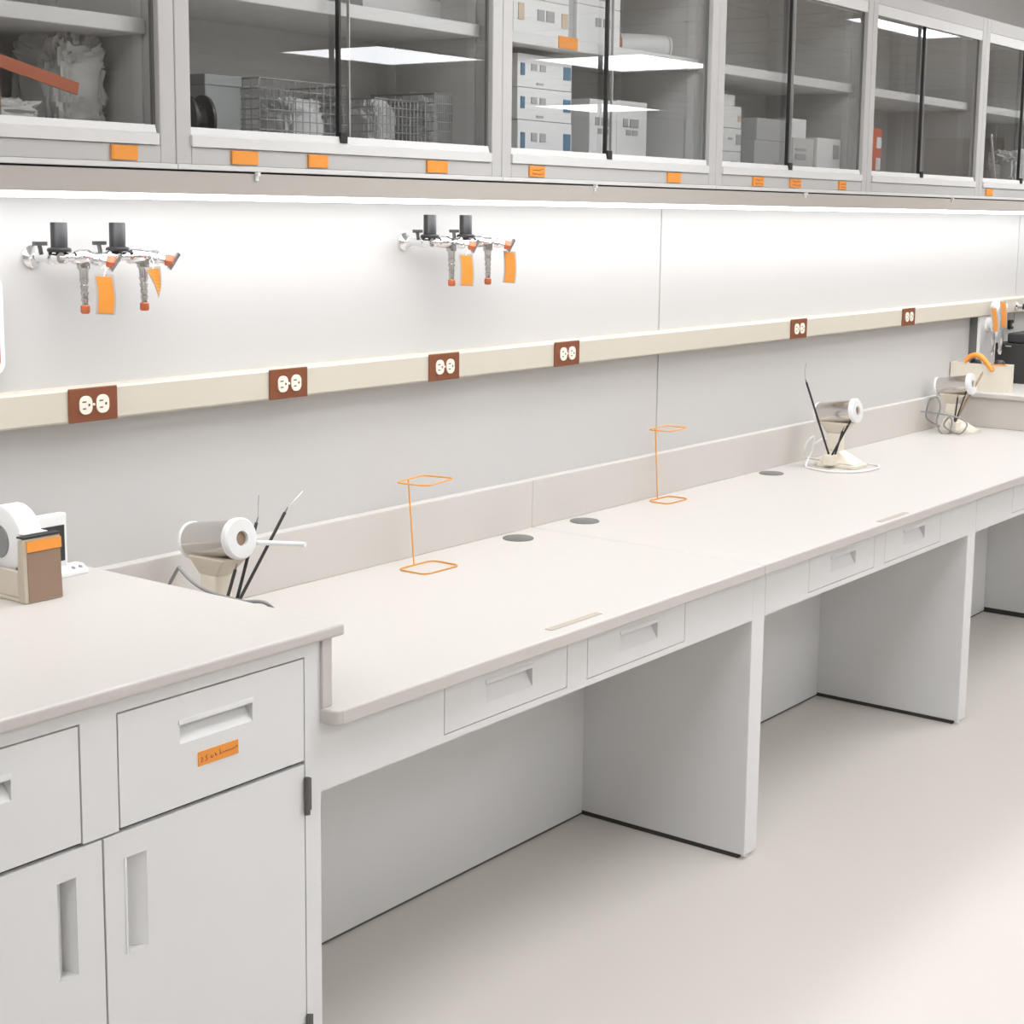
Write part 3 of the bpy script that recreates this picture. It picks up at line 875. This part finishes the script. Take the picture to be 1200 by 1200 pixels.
def hang_tag(x, y, ztop, h, w_, yaw_, lean, label, twist=False):
    t = thing('hanging_tag', (x, y, ztop), label, 'tag', 'orange tags on the gas taps')
    Mx = Matrix.Translation((x, y, ztop)) @ Matrix.Rotation(yaw_, 4, 'Z') @ Matrix.Rotation(lean, 4, 'Y')
    rows = 8
    def sheet(hw, z0, z1, yo, th):
        vs_, fs = [], []
        for k in range(rows + 1):
            zz = z0 + (z1 - z0) * k / rows
            fr_ = k / rows
            cv = 0.006 * math.sin(fr_ * 2.2)
            wd = hw * ((1 - 0.92 * fr_) if twist else 1.0)
            for (sx, yy) in ((-1, yo), (1, yo), (1, yo + th), (-1, yo + th)):
                vs_.append(Mx @ Vector((sx * wd + cv, yy + (0.004 * sx * fr_ if twist else 0), zz)))
        for k in range(rows):
            for j in range(4):
                j2 = (j + 1) % 4
                fs.append((k * 4 + j, k * 4 + j2, (k + 1) * 4 + j2, (k + 1) * 4 + j))
        fs.append((0, 3, 2, 1))
        fs.append(tuple(rows * 4 + j for j in range(4)))
        return MB().add(vs_, fs)
    sheet(w_ / 2, -0.004, -h, 0.0, 0.0012).build('sleeve', 'sleeve_grey', t)
    sheet(w_ / 2 - 0.004, -0.008, -h + 0.002, -0.0016, 0.0016).build('card', 'tag_orange', t)
    MB().tube([Mx @ Vector(q_) for q_ in ((0, 0, -0.010), (0.003, -0.003, 0.004), (0.0, -0.004, 0.014), (-0.004, 0, 0.006))], 0.0011, 6).build('tie', 'white', t)
    return t


hang_tag(-0.020, -0.108, 1.470, 0.078, 0.036, math.radians(-28), math.radians(3), 'orange tag hanging straight on the left fixture, under its first handle')
hang_tag(0.090, -0.112, 1.482, 0.064, 0.030, math.radians(-30), math.radians(-6), 'orange twisted pointed tag on the left fixture', True)
hang_tag(1.036, -0.105, 1.494, 0.080, 0.036, math.radians(-28), math.radians(2), 'orange tag hanging on the right fixture, left of two')
hang_tag(1.212, -0.100, 1.498, 0.082, 0.034, math.radians(-28), math.radians(4), 'orange tag hanging on the right fixture, at its end')

# ------------------------------------------------------------------ wall unit at the far left (mostly out of frame)
t = thing('wall_dispenser', (-0.28, 0, 1.285), 'white rounded wall holder with a red-brown inner line, cut by the left edge', 'holder')
pts = [(-0.285 + a_, 1.375 + b_) for (a_, b_) in rrect(0, 0, 0.22, 0.18, 0.022, 6)]
MB().prism(pts, 'y', -0.022, -0.0005).build('body', 'white', t, bevel=0.004, seg=3)
pts = [(-0.285 + a_, 1.375 + b_) for (a_, b_) in rrect(0, 0, 0.196, 0.156, 0.014, 6)]
MB().prism(pts, 'y', -0.0232, -0.0215).build('trim_line', 'rust', t)
pts = [(-0.285 + a_, 1.375 + b_) for (a_, b_) in rrect(0, 0, 0.188, 0.148, 0.012, 6)]
MB().prism(pts, 'y', -0.0240, -0.0225).build('front_panel', 'tag_sleeve', t)

# ------------------------------------------------------------------ tape dispenser on the tall counter
t = thing('tape_dispenser', (-0.235, -0.11, ZR1), 'beige tape dispenser with a white roll and an orange strip on the left counter', 'dispenser')
xa, xb = -0.272, -0.197
body = MB()
body.box(xa, xb, -0.172, -0.020, ZR1, ZR1 + 0.008)
body.box(xa, xa + 0.010, -0.172, -0.020, ZR1 + 0.008, ZR1 + 0.055)
body.box(xb - 0.010, xb, -0.172, -0.020, ZR1 + 0.008, ZR1 + 0.055)
body.box(xa + 0.010, xb - 0.010, -0.030, -0.020, ZR1 + 0.008, ZR1 + 0.055)
body.build('body', 'beige', t, bevel=0.002)
fp = MB().prism([(-0.194, ZR1), (-0.172, ZR1), (-0.176, ZR1 + 0.112), (-0.190, ZR1 + 0.115)], 'x', xa - 0.002, xb + 0.002)
fp.build('front_post', 'tan', t, bevel=0.002)
MB().prism([(-0.1955, ZR1 + 0.003), (-0.1935, ZR1 + 0.003), (-0.1900, ZR1 + 0.090), (-0.1920, ZR1 + 0.090)], 'x', xa + 0.006, xb).build('front_plate', 'tan_dark', t)
MB().prism([(-0.1940, ZR1 + 0.091), (-0.1905, ZR1 + 0.091), (-0.1890, ZR1 + 0.110), (-0.1925, ZR1 + 0.110)], 'x', xa + 0.006, xb + 0.002).build('orange_strip', 'orange', t)
B(xa - 0.002, xb + 0.002, -0.192, -0.174, ZR1 + 0.1155, ZR1 + 0.1185).build('cutting_edge', 'blackmatte', t)
MB().lathe([(0, 0.058), (0.003, 0.063), (0.046, 0.063), (0.049, 0.058)], (xa + 0.012, -0.103, ZR1 + 0.0995), (1, 0, 0), 40).build('tape_roll', 'white', t)
MB().lathe([(-0.003, 0.030), (0.052, 0.030)], (xa + 0.012, -0.103, ZR1 + 0.0995), (1, 0, 0), 28).build('roll_core', 'cord_grey', t)
MB().box(xa + 0.012, xb - 0.014, -0.176, -0.160, ZR1 + 0.1190, ZR1 + 0.1205).build('tape_end', 'white', t)

# white framed device leaning by the wall
t = thing('desk_timer', (-0.12, -0.05, ZR1), 'white upright device with a dark screen and small foot behind the tape dispenser', 'device')
sc_ = MB().box(-0.185, -0.082, -0.060, -0.042, ZR1 + 0.012, ZR1 + 0.120)
sc_.build('housing', 'white', t, bevel=0.004, seg=3)
B(-0.177, -0.090, -0.0618, -0.060, ZR1 + 0.030, ZR1 + 0.098).build('screen', 'blackmatte', t)
MB().prism([(-0.076, ZR1), (-0.012, ZR1), (-0.012, ZR1 + 0.010), (-0.040, ZR1 + 0.018), (-0.060, ZR1 + 0.018), (-0.076, ZR1 + 0.008)], 'x', -0.180, -0.048).build('foot', 'white', t, bevel=0.002)
for bx in (-0.076, -0.060):
    MB().lathe([(0, 0.0045), (0.002, 0.0045), (0.003, 0.003)], (bx, -0.066, ZR1 + 0.0125), (0, -0.5, 0.8), 12).build('button', 'cord_grey', t)

# ------------------------------------------------------------------ orange wire stands
def wire_stand(cx_, cy_, w_, d_, h, rot, top, lean, label):
    t = thing('wire_stand', (cx_, cy_, ZD1), label, 'wire stand', 'orange wire stands on the desk')
    rr = 0.0020
    Mz = Matrix.Translation((cx_ + top[0], cy_ + top[1], 0)) @ Matrix.Rotation(rot, 4, 'Z')
    Mb = Matrix.Translation((cx_, cy_, 0))
    z0 = ZD1 + rr
    MB().tube([Mb @ Vector((a_, b_, z0)) for (a_, b_) in rrect(0, 0, w_, d_, 0.018, 4)], rr, 8, True).build('base_loop', 'orange_wire', t)
    MB().tube([Mz @ Vector((a_, b_, z0 + h)) for (a_, b_) in rrect(0, 0, w_, d_ + 0.003, 0.018, 4)], rr, 8, True).build('top_loop', 'orange_wire', t)
    MB().tube([(cx_ - 0.004, cy_ + d_ / 2, z0), (cx_ - 0.004 + lean[0], cy_ + d_ / 2 + lean[1], z0 + h)], rr, 8).build('post', 'orange_wire', t)
    return t


wire_stand(0.868, -0.138, 0.126, 0.086, 0.199, math.radians(10), (0.0245, 0.033), (0.010, 0.027), 'orange wire loop stand on the desk nearer the raised counter')
wire_stand(1.992, -0.0905, 0.114, 0.070, 0.206, math.radians(3), (0.018, 0.018), (0.006, 0.017), 'orange wire loop stand farther along, in front of the wall seam')

# ------------------------------------------------------------------ loop sterilizers
def sterilizer(cx_, cy_, label, cord, cmat, tilt=9, scale=1.0, yawd=0, holder=(0.012, -0.058)):
    t = thing('loop_sterilizer', (cx_, cy_, ZD1), label, 'sterilizer', 'loop sterilizers on the desk')
    R_ = Matrix.Translation((cx_, cy_, ZD1)) @ Matrix.Rotation(math.radians(yawd), 4, 'Z') @ Matrix.Scale(scale, 4)

    def bld(q_, name, m, **kw):
        return q_.xf(R_).build(name, m, t, **kw)
    # foot: wedge that rises to the stem
    q_ = MB()
    q_.prism(rrect(0, -0.02, 0.105, 0.150, 0.018, 4), 'z', 0.0, 0.012)
    bld(q_, 'foot', 'cream', bevel=0.002)
    q_ = MB().add([(-0.046, -0.085, 0.012), (0.046, -0.085, 0.012), (0.046, 0.040, 0.012), (-0.046, 0.040, 0.012),
                   (-0.026, -0.020, 0.052), (0.026, -0.020, 0.052), (0.026, 0.030, 0.052), (-0.026, 0.030, 0.052)],
                  [(0, 3, 2, 1), (4, 5, 6, 7), (0, 1, 5, 4), (1, 2, 6, 5), (2, 3, 7, 6), (3, 0, 4, 7)])
    bld(q_, 'base_hump', 'cream', bevel=0.006, seg=3)
    q_ = MB().add([(-0.024, -0.018, 0.050), (0.024, -0.018, 0.050), (0.024, 0.028, 0.050), (-0.024, 0.028, 0.050),
                   (-0.022, -0.018, 0.112), (0.022, -0.018, 0.112), (0.022, 0.026, 0.112), (-0.022, 0.026, 0.112)],
                  [(0, 3, 2, 1), (4, 5, 6, 7), (0, 1, 5, 4), (1, 2, 6, 5), (2, 3, 7, 6), (3, 0, 4, 7)])
    bld(q_, 'stem', 'cream', bevel=0.005, seg=3)
    q_ = MB().add([(-0.022, -0.020, 0.110), (0.022, -0.020, 0.110), (0.022, 0.030, 0.110), (-0.022, 0.030, 0.110),
                   (-0.034, -0.054, 0.148), (0.034, -0.054, 0.148), (0.034, 0.050, 0.148), (-0.034, 0.050, 0.148)],
                  [(0, 3, 2, 1), (4, 5, 6, 7), (0, 1, 5, 4), (1, 2, 6, 5), (2, 3, 7, 6), (3, 0, 4, 7)])
    bld(q_, 'cradle', 'beige', bevel=0.003)
    ax = Vector((0, -math.cos(math.radians(tilt)), math.sin(math.radians(tilt))))
    c0 = Vector((0, 0, 0.180)) - ax * 0.075
    bld(MB().lathe([(0.006, 0.0360), (0.134, 0.0360)], c0, ax, 36), 'barrel', 'steel')
    bld(MB().lathe([(0, 0.035), (0.002, 0.0378), (0.007, 0.0378), (0.009, 0.036)], c0, ax, 36), 'rear_cap', 'cap_white')
    bld(MB().lathe([(0.131, 0.0375), (0.133, 0.0410), (0.145, 0.0410), (0.148, 0.038), (0.1485, 0.015), (0.140, 0.0145)], c0, ax, 36), 'front_cap', 'cap_white')
    bld(MB().lathe([(0.141, 0.0142), (0.1415, 0.0142)], c0, ax, 24), 'heater_mouth', 'tan_dark')
    bld(MB().lathe([(0.1486, 0.0025), (0.1500, 0.0025)], c0 + Vector((0, 0, -0.026)), ax, 10), 'cap_screw', 'dark_steel')
    # loop holder collar
    bld(MB().prism(rrect(holder[0], holder[1], 0.050, 0.034, 0.006, 3), 'z', 0.010, 0.044), 'loop_holder', 'cream', bevel=0.002)
    # switch
    bld(MB().lathe([(0, 0.006), (0.006, 0.006), (0.008, 0.004)], (0.036, -0.072, 0.010), (0.2, -0.3, 1), 12), 'indicator_lamp', 'rust')
    if cord:
        MB().tube(smooth_path([(cx_ + a_, cy_ + b_, ZD1 + c_) for (a_, b_, c_) in cord], 6), 0.0034, 7).build('power_cord', cmat, t)
    return t


def loop_tool(p0, p1, wire, label, m='black', rad=0.0034):
    t = thing('inoculating_loop', p0, label, 'loop tool', 'inoculating loops at the sterilizers')
    MB().cyl(p0, p1, rad, n=10).build('handle', m, t)
    d = (Vector(p1) - Vector(p0)).normalized()
    MB().cyl(Vector(p1), Vector(p1) + d * 0.012, rad * 0.6, rad * 0.3, n=8).build('ferrule', 'dark_steel', t)
    if wire:
        MB().tube(smooth_path([Vector(p1) + d * 0.010] + [Vector(q_) for q_ in wire], 5), 0.0008, 5).build('wire_tip', 'wire', t)
    return t


S1 = (0.190, -0.168)
s1 = sterilizer(*S1, 'loop sterilizer with dark cord half hidden behind the raised left counter',
           [(0.0, 0.055, 0.03), (-0.06, 0.08, 0.03), (-0.12, 0.02, 0.08), (-0.14, -0.045, 0.150), (-0.145, -0.060, 0.152), (-0.145, -0.085, 0.137), (-0.147, -0.120, 0.126), (-0.15, -0.170, 0.121), (-0.15, -0.235, 0.120), (-0.14, -0.285, 0.122), (-0.11, -0.290, 0.08), (-0.08, -0.25, 0.004)], 'cord_grey', holder=(-0.030, -0.066))
S2 = (2.925, -0.165)
sterilizer(*S2, 'loop sterilizer with white cord, middle of the desk',
           [(0.0, 0.055, 0.012), (-0.06, 0.085, 0.03), (-0.085, 0.07, 0.075), (-0.07, 0.05, 0.10), (-0.06, 0.06, 0.05), (-0.10, 0.06, 0.006), (-0.14, 0.01, 0.0036), (-0.15, -0.06, 0.0036), (-0.10, -0.125, 0.0036), (0.0, -0.145, 0.0036), (0.07, -0.12, 0.0036), (0.09, -0.05, 0.0036), (0.07, 0.0, 0.03), (0.055, 0.02, 0.065), (0.04, 0.065, 0.08), (-0.04, 0.065, 0.07)], 'cord_white', holder=(-0.058, -0.008))
S3 = (4.020, -0.125)
sterilizer(*S3, 'loop sterilizer with coiled dark grey cord at the far end',
           [(0.0, 0.050, 0.012), (-0.08, 0.075, 0.05), (-0.120, 0.060, 0.10), (-0.125, 0.045, 0.135), (-0.11, 0.025, 0.140), (-0.10, 0.015, 0.10), (-0.105, 0.025, 0.05), (-0.10, 0.01, 0.006), (-0.10, -0.025, 0.006), (-0.10, -0.035, 0.05), (-0.095, -0.02, 0.065), (-0.09, 0.0, 0.03), (-0.10, -0.06, 0.006), (-0.10, -0.085, 0.02), (-0.09, -0.09, 0.05), (-0.10, -0.05, 0.07), (-0.11, 0.03, 0.08), (-0.12, 0.085, 0.082)], 'cord_grey', holder=(-0.048, -0.028))

loop_tool((0.160, -0.236, 0.800), (0.296, -0.250, 0.991), [(0.320, -0.252, 1.012), (0.346, -0.25, 1.027)], 'long black loop tool leaning right at the near sterilizer')
loop_tool((0.176, -0.226, 0.800), (0.252, -0.215, 0.972), [(0.262, -0.21, 1.005), (0.266, -0.208, 1.025)], 'black loop tool passing behind the barrel of the near sterilizer')
loop_tool((0.145, -0.228, 0.800), (0.185, -0.225, 0.890), None, 'stub of a black loop tool beside the near sterilizer stem')
MB().cyl((0.226, -0.215, 0.937), (0.252, -0.350, 0.9465), 0.005, n=12).build('white_rod', 'white', s1)  # loose white rod lying against the barrel, parented to the sterilizer
loop_tool((2.872, -0.165, 0.802), (2.767, -0.125, 1.051), [(2.757, -0.123, 1.085), (2.760, -0.125, 1.115)], 'long black loop tool leaning left at the middle sterilizer')
loop_tool((2.858, -0.180, 0.802), (2.905, -0.222, 0.920), None, 'black loop tool leaning right at the middle sterilizer')
loop_tool((2.880, -0.182, 0.802), (2.893, -0.200, 0.885), None, 'shorter dark loop tool beside the middle sterilizer stem')
loop_tool((3.972, -0.150, 0.802), (4.062, -0.212, 0.988), None, 'brown wooden-handled loop tool leaning right at the far sterilizer', 'rod_wood', 0.0045)
loop_tool((3.962, -0.155, 0.802), (4.000, -0.178, 0.920), None, 'thin dark loop tool leaning at the far sterilizer', 'black', 0.003)
loop_tool((3.980, -0.145, 0.802), (3.984, -0.152, 0.900), None, 'short dark loop tool upright at the far sterilizer', 'black', 0.003)

# ------------------------------------------------------------------ the far end: things on the second raised counter
t = thing('cream_tray', (4.33, -0.13, ZR1), 'cream open tray with an orange strap across it on the far counter', 'tray')
tx0, tx1, ty0, ty1, tz = 4.258, 4.325, -0.243, -0.004, ZR1 + 0.108
q = MB()
q.box(tx0, tx0 + 0.006, ty0, ty1, ZR1, tz).box(tx1 - 0.006, tx1, ty0, ty1, ZR1, tz)
q.box(tx0 + 0.006, tx1 - 0.006, ty0, ty0 + 0.006, ZR1, tz).box(tx0 + 0.006, tx1 - 0.006, ty1 - 0.006, ty1, ZR1, tz)
q.box(tx0 + 0.006, tx1 - 0.006, ty0 + 0.006, ty1 - 0.006, ZR1, ZR1 + 0.006)
q.build('tray_body', 'cream', t)
q = MB()
pth = smooth_path([(tx0 - 0.004, -0.064, tz + 0.004), (tx0 + 0.004, -0.085, tz + 0.028), (tx0 + 0.006, -0.120, tz + 0.032), (tx0 - 0.002, -0.155, tz + 0.008), (tx0 - 0.010, -0.184, tz - 0.024)], 5)
for (a_, b_) in zip(pth[:-1], pth[1:]):
    pass
q.tube(pth, [0.008 + 0.003 * math.sin(i / (len(pth) - 1) * math.pi) for i in range(len(pth))], 10)
q.build('strap', 'orange', t)
MB().tube([(tx0 - 0.002, -0.165, tz + 0.001), (tx0 - 0.002, -0.24, tz + 0.002)], 0.0025, 6).build('trim_wire', 'orange', t)
for (yy, lab) in ((-0.095, 'black bottle in the cream tray under the orange strap'), (-0.195, 'black bottle at the right end of the cream tray')):
    o = MB().lathe([(0, 0.022), (0.006, 0.026), (0.098, 0.026), (0.112, 0.020), (0.118, 0.012)], (tx0 + 0.034, yy, ZR1 + 0.0065), (0, 0, 1), 24).build('black_bottle', 'black', origin=(tx0 + 0.034, yy, ZR1 + 0.0065))
    tag(o, lab, 'bottle', 'black bottles in the tray')
# black instrument behind the tray
t = thing('black_instrument', (4.75, -0.20, ZR1), 'black boxy instrument behind the cream tray at the right edge', 'instrument')
B(4.640, 4.88, -0.36, -0.040, ZR1, 1.068).build('lower_housing', 'blackmatte', t, bevel=0.004)
B(4.650, 4.84, -0.182, -0.086, 1.068, 1.112).build('upper_housing', 'blackmatte', t, bevel=0.010, seg=3)
B(4.6380, 4.6400, -0.110, -0.085, 1.055, 1.059).build('badge', 'tag_sleeve', t)
# service riser with taps
t = thing('service_riser', (4.55, -0.02, ZR1), 'pale grey service riser box under the raceway at the far end', 'riser')
B(4.450, 4.63, -0.046, -0.001, ZR1, ZB - 0.0005).build('cover', 'tag_sleeve', t, bevel=0.002)
B(4.4475, 4.450, -0.034, -0.001, ZR1, ZB - 0.0005).build('side_shade', 'dark_panel', t)  # dark grey sheet, paints the shade on the riser's left face
B(4.4460, 4.450, -0.047, -0.035, ZR1, ZB - 0.0005).build('corner_trim', 'white', t)
t = thing('gas_tap_fixture', (4.50, -0.046, 1.08), 'white gas tap cluster with two orange tags at the far end', 'gas taps')
MB().lathe([(0, 0.030), (0.006, 0.030), (0.012, 0.016), (0.045, 0.016)], (4.525, -0.046, 1.15), (0, -1, 0), 20).build('wall_flange', 'white', t)
MB().lathe([(0, 0.010), (0.02, 0.016), (0.06, 0.018), (0.10, 0.020), (0.125, 0.024), (0.140, 0.018), (0.150, 0.010)], (4.505, -0.088, 1.105), (0, 0, 1), 20).build('body', 'white', t)
for (xx, yy) in ((4.468, -0.092), (4.530, -0.104)):
    MB().lathe([(0, 0.009), (0.02, 0.011), (0.05, 0.010), (0.075, 0.007), (0.085, 0.010), (0.10, 0.006)], (xx, yy, 1.13), (0, 0, -1), 16).build('nozzle', 'chrome', t)
    MB().lathe([(0, 0.012), (0.03, 0.012)], (xx, yy + 0.004, 1.225), (-0.5, -0.6, 0.2), 14).build('valve_handle', 'white', t)
hang_tag(4.418, -0.108, 1.232, 0.104, 0.024, math.radians(-62), math.radians(-5), 'orange tag at the far end, left of the two')
hang_tag(4.487, -0.120, 1.256, 0.112, 0.026, math.radians(-62), math.radians(-2), 'orange tag at the far end, right of the two')
t = thing('gas_tap_fixture', (4.84, -0.05, 1.19), 'small tap with a black pointed lever on the raceway at the right edge', 'gas taps')
MB().lathe([(0, 0.016), (0.006, 0.016), (0.010, 0.010), (0.040, 0.010)], (4.83, -0.05, 1.215), (0, -1, 0), 16).build('valve_body', 'chrome', t)
MB().prism([(-0.088, 1.203), (-0.088, 1.227), (-0.150, 1.216), (-0.150, 1.212)], 'x', 4.805, 4.820).build('lever', 'black', t)
t = thing('toggle_switch', (4.90, 0, 1.11), 'small dark wall switch below the raceway at the right edge', 'switch')
B(4.875, 4.915, -0.014, -0.0005, 1.110, 1.150).build('plate', 'black', t, bevel=0.003)
B(4.890, 4.900, -0.020, -0.014, 1.123, 1.137).build('toggle', 'tag_sleeve', t)
